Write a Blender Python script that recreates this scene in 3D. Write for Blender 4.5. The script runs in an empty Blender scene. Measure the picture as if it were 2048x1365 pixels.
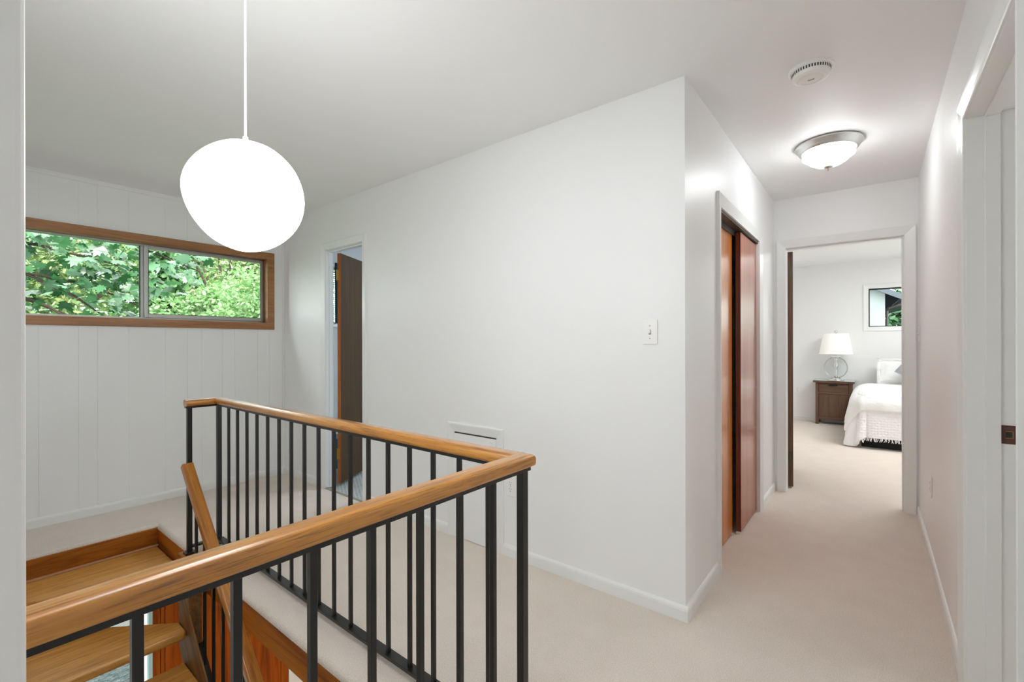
import bpy, bmesh, math, random
from mathutils import Vector, Matrix

# ------------------------------------------------------------------ camera
scene = bpy.context.scene
COL = scene.collection
YAW, ROLL, F_PX, CY = 0.670014, -0.002086, 911.8, 686.82
EYE = Vector((0.0, 0.0, 1.26))
_f = Vector((-math.sin(YAW), math.cos(YAW), 0)); _r = Vector((math.cos(YAW), math.sin(YAW), 0)); _u = Vector((0, 0, 1))
_r2 = math.cos(ROLL) * _r + math.sin(ROLL) * _u
_u2 = -math.sin(ROLL) * _r + math.cos(ROLL) * _u
cam_data = bpy.data.cameras.new('camera')
cam_data.sensor_width = 36.0
cam_data.lens = F_PX * 36.0 / 2048.0
cam_data.shift_y = (CY - 682.5) / 2048.0
cam_data.clip_start = 0.02
cam = bpy.data.objects.new('camera', cam_data)
cam.matrix_world = Matrix(((_r2.x, _u2.x, -_f.x, EYE.x), (_r2.y, _u2.y, -_f.y, EYE.y), (_r2.z, _u2.z, -_f.z, EYE.z), (0, 0, 0, 1)))
COL.objects.link(cam)
scene.camera = cam

# ------------------------------------------------------------------ view, world, sun, added fill lights
vs = scene.view_settings
vs.view_transform = 'Standard'
vs.look = 'None'
vs.exposure = 0.25
vs.gamma = 1.0
vs.use_curve_mapping = False
scene.cycles.use_denoising = True
scene.cycles.max_bounces = 14
scene.cycles.diffuse_bounces = 10
scene.cycles.caustics_reflective = False
scene.cycles.caustics_refractive = False
scene.cycles.sample_clamp_indirect = 6.0

world = bpy.data.worlds.new('sky')
scene.world = world
world.use_nodes = True
bg = world.node_tree.nodes['Background']
bg.inputs['Color'].default_value = (0.93, 0.98, 1.0, 1)
bg.inputs['Strength'].default_value = 6.2


def light(name, kind, loc, energy, color=(1, 1, 1), size=1.0, size_y=None, direction=None, angle=None):
    d = bpy.data.lights.new(name, kind)
    d.energy = energy
    d.color = color
    if kind == 'AREA':
        d.shape = 'RECTANGLE' if size_y else 'DISK'
        d.size = size
        if size_y:
            d.size_y = size_y
    if kind == 'SUN' and angle:
        d.angle = angle
    o = bpy.data.objects.new(name, d)
    o.location = loc
    if direction:
        o.rotation_euler = Vector(direction).to_track_quat('-Z', 'Y').to_euler()
    COL.objects.link(o)
    return o


light('sun', 'SUN', (0, 0, 20), 8.0, (1.0, 0.97, 0.9), direction=(-0.5, 0.15, -0.85), angle=math.radians(12))
light('landing_fill', 'AREA', (-1.15, 0.62, 2.44), 8, (0.945, 0.98, 1.0), 0.70, direction=(0, 0, -1))  # added unseen disk, stands in for flash bounced off the ceiling
light('bedroom_fill', 'AREA', (1.0, 6.6, 2.45), 47, (0.95, 0.985, 1.0), 1.5, direction=(0, 0, -1))  # added disk that brightens the bedroom; no fitting known there
light('lower_fill', 'AREA', (-2.6, 2.6, -0.35), 42, (1.0, 0.96, 0.9), 0.9, direction=(0, 0, -1))  # unseen disk added to light the lower level
light('bathroom_fill', 'AREA', (-2.9, 3.6, 2.44), 18, (0.80, 0.90, 1.0), 0.5, direction=(0, 0, -1))  # unseen fill added for the bathroom, spilling onto the landing


# ------------------------------------------------------------------ materials
def new_mat(name):
    m = bpy.data.materials.new(name)
    m.use_nodes = True
    nt = m.node_tree
    b = nt.nodes['Principled BSDF']
    return m, nt, b


def ramp(nt, stops):
    r = nt.nodes.new('ShaderNodeValToRGB')
    e = r.color_ramp.elements
    while len(e) < len(stops):
        e.new(0.5)
    for i, (p, c) in enumerate(stops):
        e[i].position = p
        e[i].color = (c[0], c[1], c[2], 1)
    return r


def noise(nt, scale, detail=4, mapping=None, rough=0.5, dist=0.0):
    tc = nt.nodes.new('ShaderNodeTexCoord')
    n = nt.nodes.new('ShaderNodeTexNoise')
    n.inputs['Scale'].default_value = scale
    n.inputs['Detail'].default_value = detail
    n.inputs['Roughness'].default_value = rough
    n.inputs['Distortion'].default_value = dist
    if mapping:
        mp = nt.nodes.new('ShaderNodeMapping')
        mp.inputs['Scale'].default_value = mapping[0]
        if len(mapping) > 1 and any(mapping[1]):
            mp.vector_type = 'TEXTURE'
            mp.inputs['Scale'].default_value = [1.0 / q for q in mapping[0]]
            mp.inputs['Rotation'].default_value = mapping[1]
        nt.links.new(tc.outputs['Object'], mp.inputs['Vector'])
        nt.links.new(mp.outputs['Vector'], n.inputs['Vector'])
    else:
        nt.links.new(tc.outputs['Object'], n.inputs['Vector'])
    return n


def bump(nt, b, height, strength, distance):
    bp = nt.nodes.new('ShaderNodeBump')
    bp.inputs['Strength'].default_value = strength
    bp.inputs['Distance'].default_value = distance
    nt.links.new(height, bp.inputs['Height'])
    nt.links.new(bp.outputs['Normal'], b.inputs['Normal'])


def paint(name, col, rough=0.5, spec=0.5, tex=0.06, coat=0.0):
    m, nt, b = new_mat(name)
    b.inputs['Base Color'].default_value = (*col, 1)
    b.inputs['Roughness'].default_value = rough
    b.inputs['Specular IOR Level'].default_value = spec
    if coat:
        b.inputs['Coat Weight'].default_value = coat
        b.inputs['Coat Roughness'].default_value = 0.15
    if tex:
        n = noise(nt, 90, 3)
        bump(nt, b, n.outputs['Fac'], tex, 0.004)
    return m


def metal(name, col, rough=0.35):
    m, nt, b = new_mat(name)
    b.inputs['Base Color'].default_value = (*col, 1)
    b.inputs['Metallic'].default_value = 1.0
    b.inputs['Roughness'].default_value = rough
    return m


def wood(name, dark, mid, lite, axis='X', rough=0.35, fine=26.0, along=1.6, rot=(0, 0, 0), coat=0.25, pores=0.5, spec=0.5):
    m, nt, b = new_mat(name)
    sc = [fine, fine, fine]
    sc['XYZ'.index(axis)] = along
    n1 = noise(nt, 1.0, 7, (sc, rot), 0.62, 0.8)
    r1 = ramp(nt, [(0.30, dark), (0.52, mid), (0.72, lite)])
    nt.links.new(n1.outputs['Fac'], r1.inputs['Fac'])
    sc2 = [fine * 9] * 3
    sc2['XYZ'.index(axis)] = along * 6
    n2 = noise(nt, 1.0, 3, (sc2, rot), 0.6)
    r2 = ramp(nt, [(0.33, (1 - pores, 1 - pores, 1 - pores)), (0.5, (1, 1, 1))])
    nt.links.new(n2.outputs['Fac'], r2.inputs['Fac'])
    mx = nt.nodes.new('ShaderNodeMix')
    mx.data_type = 'RGBA'
    mx.blend_type = 'MULTIPLY'
    mx.inputs['Factor'].default_value = 0.8
    nt.links.new(r1.outputs['Color'], mx.inputs['A'])
    nt.links.new(r2.outputs['Color'], mx.inputs['B'])
    nt.links.new(mx.outputs['Result'], b.inputs['Base Color'])
    b.inputs['Roughness'].default_value = rough
    b.inputs['Specular IOR Level'].default_value = spec
    b.inputs['Coat Weight'].default_value = coat
    b.inputs['Coat Roughness'].default_value = 0.18
    bump(nt, b, n2.outputs['Fac'], 0.10, 0.002)
    return m


def carpet(name, c0, c1):
    m, nt, b = new_mat(name)
    n = noise(nt, 260, 3, None, 0.7)
    n2 = noise(nt, 7, 4)
    r = ramp(nt, [(0.36, c0), (0.60, c1)])
    ad = nt.nodes.new('ShaderNodeMath')
    ad.operation = 'MULTIPLY_ADD'
    ad.inputs[1].default_value = 0.9
    nt.links.new(n.outputs['Fac'], ad.inputs[0])
    m2 = nt.nodes.new('ShaderNodeMath')
    m2.operation = 'MULTIPLY'
    m2.inputs[1].default_value = 0.10
    nt.links.new(n2.outputs['Fac'], m2.inputs[0])
    nt.links.new(m2.outputs['Value'], ad.inputs[2])
    nt.links.new(ad.outputs['Value'], r.inputs['Fac'])
    nt.links.new(r.outputs['Color'], b.inputs['Base Color'])
    b.inputs['Roughness'].default_value = 1.0
    b.inputs['Specular IOR Level'].default_value = 0.05
    b.inputs['Sheen Weight'].default_value = 0.15
    bump(nt, b, n.outputs['Fac'], 0.7, 0.012)
    return m


def emit(name, col, strength):
    m = bpy.data.materials.new(name)
    m.use_nodes = True
    nt = m.node_tree
    nt.nodes.clear()
    e = nt.nodes.new('ShaderNodeEmission')
    e.inputs['Color'].default_value = (*col, 1)
    e.inputs['Strength'].default_value = strength
    o = nt.nodes.new('ShaderNodeOutputMaterial')
    nt.links.new(e.outputs['Emission'], o.inputs['Surface'])
    return m


def thin_glass(name, tint=(1, 1, 1), blend=0.12, rough=0.02, gloss=(1, 1, 1)):
    m = bpy.data.materials.new(name)
    m.use_nodes = True
    nt = m.node_tree
    nt.nodes.clear()
    t = nt.nodes.new('ShaderNodeBsdfTransparent')
    t.inputs['Color'].default_value = (*tint, 1)
    g = nt.nodes.new('ShaderNodeBsdfGlossy')
    g.inputs['Roughness'].default_value = rough
    g.inputs['Color'].default_value = (*gloss, 1)
    lw = nt.nodes.new('ShaderNodeLayerWeight')
    lw.inputs['Blend'].default_value = blend
    mx = nt.nodes.new('ShaderNodeMixShader')
    o = nt.nodes.new('ShaderNodeOutputMaterial')
    nt.links.new(lw.outputs['Fresnel'], mx.inputs['Fac'])
    nt.links.new(t.outputs['BSDF'], mx.inputs[1])
    nt.links.new(g.outputs['BSDF'], mx.inputs[2])
    nt.links.new(mx.outputs['Shader'], o.inputs['Surface'])
    return m


def leaf_mat(name, cols, transl=0.35, rough=0.45):
    m, nt, b = new_mat(name)
    g = nt.nodes.new('ShaderNodeNewGeometry')
    n = len(cols)
    r = ramp(nt, [(i / max(1, n - 1), c) for i, c in enumerate(cols)])
    nt.links.new(g.outputs['Random Per Island'], r.inputs['Fac'])
    nt.links.new(r.outputs['Color'], b.inputs['Base Color'])
    b.inputs['Roughness'].default_value = rough
    t = nt.nodes.new('ShaderNodeBsdfTranslucent')
    nt.links.new(r.outputs['Color'], t.inputs['Color'])
    mx = nt.nodes.new('ShaderNodeMixShader')
    mx.inputs['Fac'].default_value = transl
    out = nt.nodes['Material Output']
    nt.links.new(b.outputs['BSDF'], mx.inputs[1])
    nt.links.new(t.outputs['BSDF'], mx.inputs[2])
    nt.links.new(mx.outputs['Shader'], out.inputs['Surface'])
    return m


M = {}
M['wall'] = paint('wall_paint', (0.850, 0.856, 0.856), 0.42, 0.5, 0.05)
M['wall_gloss'] = paint('hall_satin_paint', (0.850, 0.856, 0.856), 0.42, 0.6, 0.05)
M['panel'] = paint('panelling_paint', (0.850, 0.856, 0.856), 0.45, 0.4, 0.06)
M['ceil'] = paint('ceiling_paint', (0.850, 0.856, 0.856), 0.55, 0.3, 0.05)
M['trim'] = paint('trim_paint', (0.82, 0.83, 0.82), 0.30, 0.5, 0.02)
M['bath'] = paint('bathroom_paint', (0.62, 0.70, 0.75), 0.5, 0.3, 0.04)
M['carpet'] = carpet('beige_carpet', (0.77, 0.655, 0.56), (0.99, 0.885, 0.80))
M['oak'] = wood('oak_tread', (0.42, 0.19, 0.036), (0.64, 0.31, 0.068), (0.76, 0.41, 0.115), 'Y', 0.38, 20, 1.3, coat=0.2, pores=0.35)
rail_cols = ((0.26, 0.090, 0.009), (0.51, 0.205, 0.024), (0.65, 0.305, 0.048))
M['rail_y'] = wood('handrail_oak_lengthwise', *rail_cols, 'Y', 0.30, 34, 1.8, coat=0.8, pores=0.62)
M['rail_x'] = wood('handrail_oak_crosswise', *rail_cols, 'X', 0.30, 34, 1.8, coat=0.8, pores=0.62)
M['rail_s'] = wood('handrail_oak_sloping', (0.27, 0.085, 0.006), (0.46, 0.165, 0.012), (0.57, 0.23, 0.028), 'X', 0.32, 34, 1.8, rot=(0, math.radians(43.4), 0), coat=0.45)
M['fascia'] = wood('stained_pine_fascia', (0.20, 0.048, 0.003), (0.43, 0.125, 0.006), (0.54, 0.19, 0.014), 'X', 0.5, 14, 1.0, coat=0.0, pores=0.3, spec=0.25)
M['riser'] = wood('stained_pine_riser', (0.17, 0.045, 0.004), (0.34, 0.105, 0.009), (0.45, 0.165, 0.022), 'Y', 0.5, 14, 1.0, coat=0.0, pores=0.45, spec=0.25)
M['moulding'] = wood('pale_moulding', (0.40, 0.20, 0.10), (0.52, 0.28, 0.15), (0.60, 0.34, 0.19), 'Y', 0.5, 14, 1.0, coat=0.0, pores=0.2, spec=0.3)
M['stringer'] = wood('stringer_wood', (0.11, 0.048, 0.014), (0.22, 0.098, 0.028), (0.31, 0.15, 0.05), 'X', 0.6, 14, 1.0, rot=(0, math.radians(43.4), 0), coat=0.0, spec=0.3)
M['redwood'] = wood('red_pine_panelling', (0.13, 0.020, 0.001), (0.33, 0.066, 0.002), (0.42, 0.10, 0.004), 'Z', 0.6, 12, 1.0, coat=0.0, pores=0.2, spec=0.12)
M['winwood'] = wood('window_frame_wood', (0.25, 0.10, 0.03), (0.36, 0.16, 0.055), (0.44, 0.21, 0.08), 'Y', 0.42, 24, 1.5, coat=0.15, pores=0.3)
M['closet'] = wood('closet_door_mahogany', (0.26, 0.052, 0.012), (0.40, 0.095, 0.023), (0.48, 0.135, 0.036), 'Z', 0.30, 16, 0.7, coat=0.4, pores=0.2)
M['closet_back'] = wood('closet_door_amber', (0.40, 0.11, 0.008), (0.62, 0.195, 0.014), (0.70, 0.25, 0.024), 'Z', 0.30, 11, 0.6, coat=0.35, pores=0.15)
M['closet_edge'] = wood('closet_door_edge', (0.10, 0.014, 0.003), (0.19, 0.028, 0.006), (0.25, 0.042, 0.008), 'Z', 0.4, 16, 0.7, coat=0.2)
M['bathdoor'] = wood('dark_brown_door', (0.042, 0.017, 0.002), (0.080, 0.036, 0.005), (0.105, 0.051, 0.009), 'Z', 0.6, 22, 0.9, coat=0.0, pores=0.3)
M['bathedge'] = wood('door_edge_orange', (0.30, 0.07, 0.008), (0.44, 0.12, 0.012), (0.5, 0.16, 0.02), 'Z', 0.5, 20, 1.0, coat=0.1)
M['beddoor'] = wood('umber_door', (0.075, 0.036, 0.018), (0.15, 0.074, 0.040), (0.22, 0.115, 0.065), 'Z', 0.5, 22, 0.9, coat=0.1)
M['walnut'] = wood('walnut', (0.070, 0.030, 0.016), (0.125, 0.060, 0.034), (0.20, 0.105, 0.064), 'Z', 0.45, 20, 1.2, coat=0.1, pores=0.3)
M['walnut_x'] = wood('walnut_crossgrain', (0.072, 0.031, 0.017), (0.128, 0.062, 0.035), (0.20, 0.105, 0.064), 'X', 0.42, 20, 1.2, coat=0.2, pores=0.3)
M['black'] = paint('black_painted_steel', (0.007, 0.0065, 0.006), 0.32, 0.5, 0.03)
M['dark'] = paint('closet_inner_shade', (0.03, 0.028, 0.026), 0.7, 0.3, 0)
M['bronze'] = paint('dark_track_metal', (0.06, 0.045, 0.035), 0.4, 0.5, 0)
M['alu'] = metal('window_aluminium', (0.42, 0.43, 0.40), 0.42)
M['gasket'] = paint('black_gasket', (0.015, 0.02, 0.02), 0.5, 0.4, 0)
M['nickel'] = metal('brushed_nickel', (0.62, 0.62, 0.60), 0.30)
M['chrome'] = metal('chrome', (0.80, 0.80, 0.80), 0.12)
M['brass'] = metal('aged_brass', (0.42, 0.28, 0.06), 0.45)
M['steel_dk'] = metal('dark_steel', (0.12, 0.10, 0.07), 0.45)
M['strike'] = paint('brown_strike_metal', (0.085, 0.024, 0.016), 0.35, 0.6, 0.05)
M['plastic'] = paint('white_plastic', (0.86, 0.86, 0.83), 0.30, 0.5, 0)
M['slot'] = paint('dark_slot', (0.03, 0.03, 0.03), 0.6, 0.3, 0)
M['grey_slot'] = paint('grey_button', (0.42, 0.42, 0.40), 0.5, 0.3, 0)
M['globe'] = emit('lit_opal_glass', (0.96, 0.985, 1.0), 12.0)
M['dome'] = emit('lit_frosted_glass', (0.935, 0.98, 1.0), 21.0)
M['shade'] = None
M['glass'] = thin_glass('window_glass', (0.97, 1.0, 0.985), 0.08)
M['lampglass'] = thin_glass('clear_lamp_glass', (0.96, 0.97, 0.97), 0.10, 0.25)
M['topglass'] = paint('glass_table_top', (0.55, 0.62, 0.60), 0.08, 0.7, 0)
M['cord'] = paint('white_cord', (0.70, 0.70, 0.69), 0.4, 0.4, 0)
M['aqua'] = paint('sky_tinted_frame', (0.50, 0.72, 0.74), 0.4, 0.5, 0)  # reflected sky is put into the frame's base colour
M['lowwhite'] = paint('lower_white_trim', (0.75, 0.70, 0.62), 0.5, 0.3, 0.02)
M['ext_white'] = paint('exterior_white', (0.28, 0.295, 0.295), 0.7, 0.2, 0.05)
M['ext_grey'] = paint('grey_fascia', (0.075, 0.085, 0.10), 0.6, 0.3, 0.05)
M['ext_dark'] = paint('dark_soffit', (0.006, 0.008, 0.011), 0.7, 0.2, 0)
M['spout'] = paint('brown_downspout', (0.030, 0.020, 0.020), 0.5, 0.4, 0)
M['bark'] = paint('bark', (0.06, 0.045, 0.035), 0.9, 0.1, 0.5)
M['blind'] = paint('white_blind', (0.9, 0.92, 0.95), 0.6, 0.2, 0)
M['teal'] = paint('teal_cloth', (0.012, 0.06, 0.075), 0.9, 0.1, 0)
M['bluebin'] = paint('blue_plastic', (0.12, 0.32, 0.44), 0.4, 0.5, 0)
M['skirt'] = paint('charcoal_cloth', (0.035, 0.036, 0.038), 0.95, 0.05, 0.2)


def cloth(name, col, waffle=0.0, scale=60):
    m, nt, b = new_mat(name)
    b.inputs['Base Color'].default_value = (*col, 1)
    b.inputs['Roughness'].default_value = 0.95
    b.inputs['Specular IOR Level'].default_value = 0.1
    b.inputs['Sheen Weight'].default_value = 0.2
    if waffle:
        tc = nt.nodes.new('ShaderNodeTexCoord')
        v = nt.nodes.new('ShaderNodeTexVoronoi')
        v.inputs['Scale'].default_value = scale
        v.inputs['Randomness'].default_value = 0.35
        nt.links.new(tc.outputs['Object'], v.inputs['Vector'])
        bump(nt, b, v.outputs['Distance'], waffle, 0.02)
    else:
        n = noise(nt, 9, 4)
        bump(nt, b, n.outputs['Fac'], 0.35, 0.05)
    return m


M['duvet'] = cloth('white_duvet', (0.86, 0.86, 0.85))
M['throw'] = cloth('white_waffle_throw', (0.88, 0.88, 0.88), 0.4, 34)
M['pillow'] = cloth('white_pillow', (0.87, 0.87, 0.86))
M['pillow_g'] = cloth('grey_pillow', (0.36, 0.36, 0.38), 0.5, 90)

m, nt, b = new_mat('linen_shade')
b.inputs['Base Color'].default_value = (0.88, 0.86, 0.83, 1)
b.inputs['Roughness'].default_value = 0.9
b.inputs['Emission Color'].default_value = (1.0, 0.965, 0.92, 1)
b.inputs['Emission Strength'].default_value = 0.18
M['shade'] = m

m, nt, b = new_mat('bathroom_tile')
tc = nt.nodes.new('ShaderNodeTexCoord')
mp = nt.nodes.new('ShaderNodeMapping')
mp.inputs['Rotation'].default_value = (0, 0, 0.5)
br = nt.nodes.new('ShaderNodeTexBrick')
br.inputs['Scale'].default_value = 9
br.inputs['Color1'].default_value = (0.36, 0.38, 0.36, 1)
br.inputs['Color2'].default_value = (0.46, 0.48, 0.46, 1)
br.inputs['Mortar'].default_value = (0.62, 0.64, 0.63, 1)
br.inputs['Mortar Size'].default_value = 0.03
nt.links.new(tc.outputs['Object'], mp.inputs['Vector'])
nt.links.new(mp.outputs['Vector'], br.inputs['Vector'])
nt.links.new(br.outputs['Color'], b.inputs['Base Color'])
b.inputs['Roughness'].default_value = 0.5
M['tile'] = m

m, nt, b = new_mat('gravel')
tc = nt.nodes.new('ShaderNodeTexCoord')
v = nt.nodes.new('ShaderNodeTexVoronoi')
v.inputs['Scale'].default_value = 26
nt.links.new(tc.outputs['Object'], v.inputs['Vector'])
r = ramp(nt, [(0.0, (0.006, 0.012, 0.014)), (0.5, (0.024, 0.036, 0.037)), (0.85, (0.05, 0.06, 0.056)), (1.0, (0.2, 0.2, 0.185))])
nt.links.new(v.outputs['Color'], r.inputs['Fac'])
nt.links.new(r.outputs['Color'], b.inputs['Base Color'])
b.inputs['Roughness'].default_value = 0.9
bump(nt, b, v.outputs['Distance'], 1.0, 0.05)
M['gravel'] = m
M['walk'] = paint('exposed_aggregate', (0.085, 0.085, 0.078), 0.9, 0.1, 0.9)
M['soil'] = paint('leafy_ground', (0.06, 0.10, 0.03), 1.0, 0.0, 0.5)
M['maple'] = leaf_mat('maple_leaves', [(0.009, 0.046, 0.012), (0.022, 0.093, 0.025), (0.043, 0.143, 0.05), (0.124, 0.236, 0.136)], 0.28, 0.34)
M['shrub'] = leaf_mat('shrub_leaves', [(0.052, 0.135, 0.026), (0.104, 0.218, 0.062), (0.177, 0.291, 0.114), (0.234, 0.323, 0.177)], 0.4, 0.5)
M['hedge'] = leaf_mat('hedge_leaves', [(0.05, 0.136, 0.037), (0.099, 0.223, 0.074), (0.161, 0.285, 0.124)], 0.4, 0.5)
M['autumn'] = leaf_mat('turning_leaves', [(0.074, 0.149, 0.037), (0.136, 0.236, 0.074), (0.186, 0.279, 0.112), (0.26, 0.285, 0.099), (0.26, 0.341, 0.198)], 0.4, 0.5)


# ------------------------------------------------------------------ mesh helpers
class MB:
    def __init__(self):
        self.v = []
        self.f = []

    def add(self, vs_, fs):
        n = len(self.v)
        self.v += [tuple(p) for p in vs_]
        self.f += [tuple(i + n for i in q) for q in fs]

    def box(self, x0, x1, y0, y1, z0, z1):
        if x0 > x1: x0, x1 = x1, x0
        if y0 > y1: y0, y1 = y1, y0
        if z0 > z1: z0, z1 = z1, z0
        self.add([(x0, y0, z0), (x1, y0, z0), (x1, y1, z0), (x0, y1, z0), (x0, y0, z1), (x1, y0, z1), (x1, y1, z1), (x0, y1, z1)],
                 [(0, 3, 2, 1), (4, 5, 6, 7), (0, 1, 5, 4), (1, 2, 6, 5), (2, 3, 7, 6), (3, 0, 4, 7)])
        return self

    def loft(self, rings, cap=True, closed=True):
        n = len(rings[0])
        vs_ = [p for r in rings for p in r]
        fs = []
        for i in range(len(rings) - 1):
            for j in range(n if closed else n - 1):
                k = (j + 1) % n
                fs.append((i * n + j, i * n + k, (i + 1) * n + k, (i + 1) * n + j))
        if cap:
            fs.append(tuple(range(n))[::-1])
            fs.append(tuple((len(rings) - 1) * n + j for j in range(n)))
        self.add(vs_, fs)
        return self

    def prism(self, poly, vec):
        v = Vector(vec)
        self.loft([[Vector(p) for p in poly], [Vector(p) + v for p in poly]])
        return self

    def lathe(self, prof, c, seg=32, cap=False):
        rings = []
        for r, z in prof:
            rings.append([(c[0] + r * math.cos(2 * math.pi * k / seg), c[1] + r * math.sin(2 * math.pi * k / seg), c[2] + z) for k in range(seg)])
        self.loft(rings, cap)
        return self

    def tube(self, pts, r, seg=8, cap=True):
        pts = [Vector(p) for p in pts]
        rr = r if isinstance(r, (list, tuple)) else [r] * len(pts)
        rings = []
        for i, p in enumerate(pts):
            d = (pts[min(i + 1, len(pts) - 1)] - pts[max(i - 1, 0)]).normalized()
            a = Vector((0, 0, 1)) if abs(d.z) < 0.9 else Vector((1, 0, 0))
            s = d.cross(a).normalized()
            t = d.cross(s).normalized()
            rings.append([p + rr[i] * (math.cos(2 * math.pi * k / seg) * s + math.sin(2 * math.pi * k / seg) * t) for k in range(seg)])
        self.loft(rings, cap)
        return self

    def build(self, name, mat, parent=None, smooth=False, bevel=0.0, seg=2, recalc=True):
        me = bpy.data.meshes.new(name)
        me.from_pydata(self.v, [], self.f)
        me.materials.append(mat)
        if recalc:
            bm = bmesh.new()
            bm.from_mesh(me)
            bmesh.ops.recalc_face_normals(bm, faces=bm.faces)
            bm.to_mesh(me)
            bm.free()
        if smooth:
            for p in me.polygons:
                p.use_smooth = True
        o = bpy.data.objects.new(name, me)
        COL.objects.link(o)
        if parent:
            o.parent = parent
            if parent.type == 'EMPTY':
                o.matrix_parent_inverse = Matrix.Translation(-parent.location)
        if bevel:
            b_ = o.modifiers.new('bevel', 'BEVEL')
            b_.width = bevel
            b_.segments = seg
            b_.limit_method = 'ANGLE'
            b_.angle_limit = math.radians(40)
        return o


def B(*a):
    return MB().box(*a)


def tag(o, label=None, cat=None, group=None, kind=None):
    if label: o['label'] = label
    if cat: o['category'] = cat
    if group: o['group'] = group
    if kind: o['kind'] = kind
    return o


def empty(name, loc, label=None, cat=None, group=None, kind=None):
    o = bpy.data.objects.new(name, None)
    o.location = loc
    o.empty_display_size = 0.1
    COL.objects.link(o)
    return tag(o, label, cat, group, kind)


def struct(o, label=None):
    o['kind'] = 'structure'
    if label: o['label'] = label
    return o


def holes_wall(axis, c0, c1, a0, a1, z0, z1, holes, mb=None):
    """axis = the axis the wall runs along; c0..c1 its thickness; holes = (h0,h1,hz0,hz1), apart from one another"""
    mb = mb or MB()

    def bx(p, q, zz0, zz1):
        if q - p < 1e-4 or zz1 - zz0 < 1e-4: return
        if axis == 'x': mb.box(p, q, c0, c1, zz0, zz1)
        else: mb.box(c0, c1, p, q, zz0, zz1)
    spans = sorted(set((h[0], h[1]) for h in holes))
    cur = a0
    for s in spans:
        bx(cur, s[0], z0, z1)
        zc = z0
        for h in sorted((h for h in holes if (h[0], h[1]) == s), key=lambda h: h[2]):
            bx(s[0], s[1], zc, h[2])
            zc = h[3]
        bx(s[0], s[1], zc, z1)
        cur = s[1]
    bx(cur, a1, z0, z1)
    return mb


CAS = [(0, 0), (0, 0.006), (0.004, 0.0085), (0.016, 0.0105), (0.040, 0.0165), (0.051, 0.0185), (0.056, 0.0165), (0.0575, 0)]


def casing(pos, a0, a1, z0, z1, full=False, prof=CAS, wscale=1.0):
    """mitred clamshell casing round an opening; pos(a, z, p) places a point p proud of the wall"""
    mb = MB()
    if full:
        path = lambda u: [(a0 - u, z0 - u), (a0 - u, z1 + u), (a1 + u, z1 + u), (a1 + u, z0 - u), (a0 - u, z0 - u)]
    else:
        path = lambda u: [(a0 - u, z0), (a0 - u, z1 + u), (a1 + u, z1 + u), (a1 + u, z0)]
    n = 5 if full else 4
    rings = [[pos(*path(u * wscale)[i], p) for u, p in prof] for i in range(n)]
    mb.loft(rings, cap=not full)
    return mb


BBP = [(0, 0), (0.013, 0), (0.013, 0.048), (0.011, 0.058), (0.006, 0.066), (0, 0.068)]


def baseboard(segs):
    """segs: (axis, face, sign, a0, a1): face coordinate, sign of the outward normal, run a0..a1"""
    mb = MB()
    for axis, face, s, a0, a1 in segs:
        if axis == 'x':
            mb.loft([[(a, face + s * p, z) for p, z in BBP] for a in (a0, a1)])
        else:
            mb.loft([[(face + s * p, a, z) for p, z in BBP] for a in (a0, a1)])
    return mb


# ------------------------------------------------------------------ structure
H, HB = 2.47, 2.50               # hall and bedroom ceiling
XWB = -4.5078
XW, YB, XC, YE, XR = -4.505, 2.104, -0.667, 4.455, 0.262
YBED = 8.771
ZL = -2.805
HX0, HX1, HY0, HY1 = -3.92, -0.977, 0.06, 0.955     # stairwell
WY0, WY1, WZ0, WZ1 = 0.19, 1.948, 1.455, 2.060      # window opening


def cells(xs, ys, keep, z):
    bm = bmesh.new()
    vd = {}

    def vert(x, y):
        k = (round(x, 4), round(y, 4))
        if k not in vd: vd[k] = bm.verts.new((x, y, z))
        return vd[k]
    for i in range(len(xs) - 1):
        for j in range(len(ys) - 1):
            if keep((xs[i] + xs[i + 1]) / 2, (ys[j] + ys[j + 1]) / 2):
                bm.faces.new([vert(xs[i], ys[j]), vert(xs[i + 1], ys[j]), vert(xs[i + 1], ys[j + 1]), vert(xs[i], ys[j + 1])])
    return bm


def carpet_keep(x, y):
    if HX0 < x < HX1 and HY0 < y < HY1: return False
    if y < -0.06: return x > -3.0
    if y < 2.09: return x < 0.39
    if y < 2.12: return x < 0.39 and not -3.735 < x < -3.18
    if y < YE + 0.1: return -0.78 < x < 0.39
    return x > -1.5


bm = cells([-4.505, -3.92, -3.735, -3.18, -3.0, -1.5, HX1, -0.78, 0.39, 3.0], [-3.5, -0.06, HY0, HY1, 2.09, 2.12, YE + 0.1, YBED], carpet_keep, 0.0)
ret = bmesh.ops.extrude_face_region(bm, geom=list(bm.faces))
for v_ in [g for g in ret['geom'] if isinstance(g, bmesh.types.BMVert)]:
    v_.co.z = -0.03
bmesh.ops.recalc_face_normals(bm, faces=bm.faces)


def on_hole(co):
    return abs(co.z) < 1e-4 and HX0 - 1e-4 <= co.x <= HX1 + 1e-4 and HY0 - 1e-4 <= co.y <= HY1 + 1e-4


eds = [e for e in bm.edges if on_hole(e.verts[0].co) and on_hole(e.verts[1].co)
       and abs((e.verts[0].co + e.verts[1].co).y / 2 - HY0) > 1e-3]
bmesh.ops.bevel(bm, geom=eds, offset=0.024, segments=5, affect='EDGES', profile=0.5)
me = bpy.data.meshes.new('floor')
bm.to_mesh(me)
bm.free()
me.materials.append(M['carpet'])
fl = bpy.data.objects.new('floor', me)
COL.objects.link(fl)
struct(fl, 'beige cut pile carpet through landing, hall and bedroom')

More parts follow.
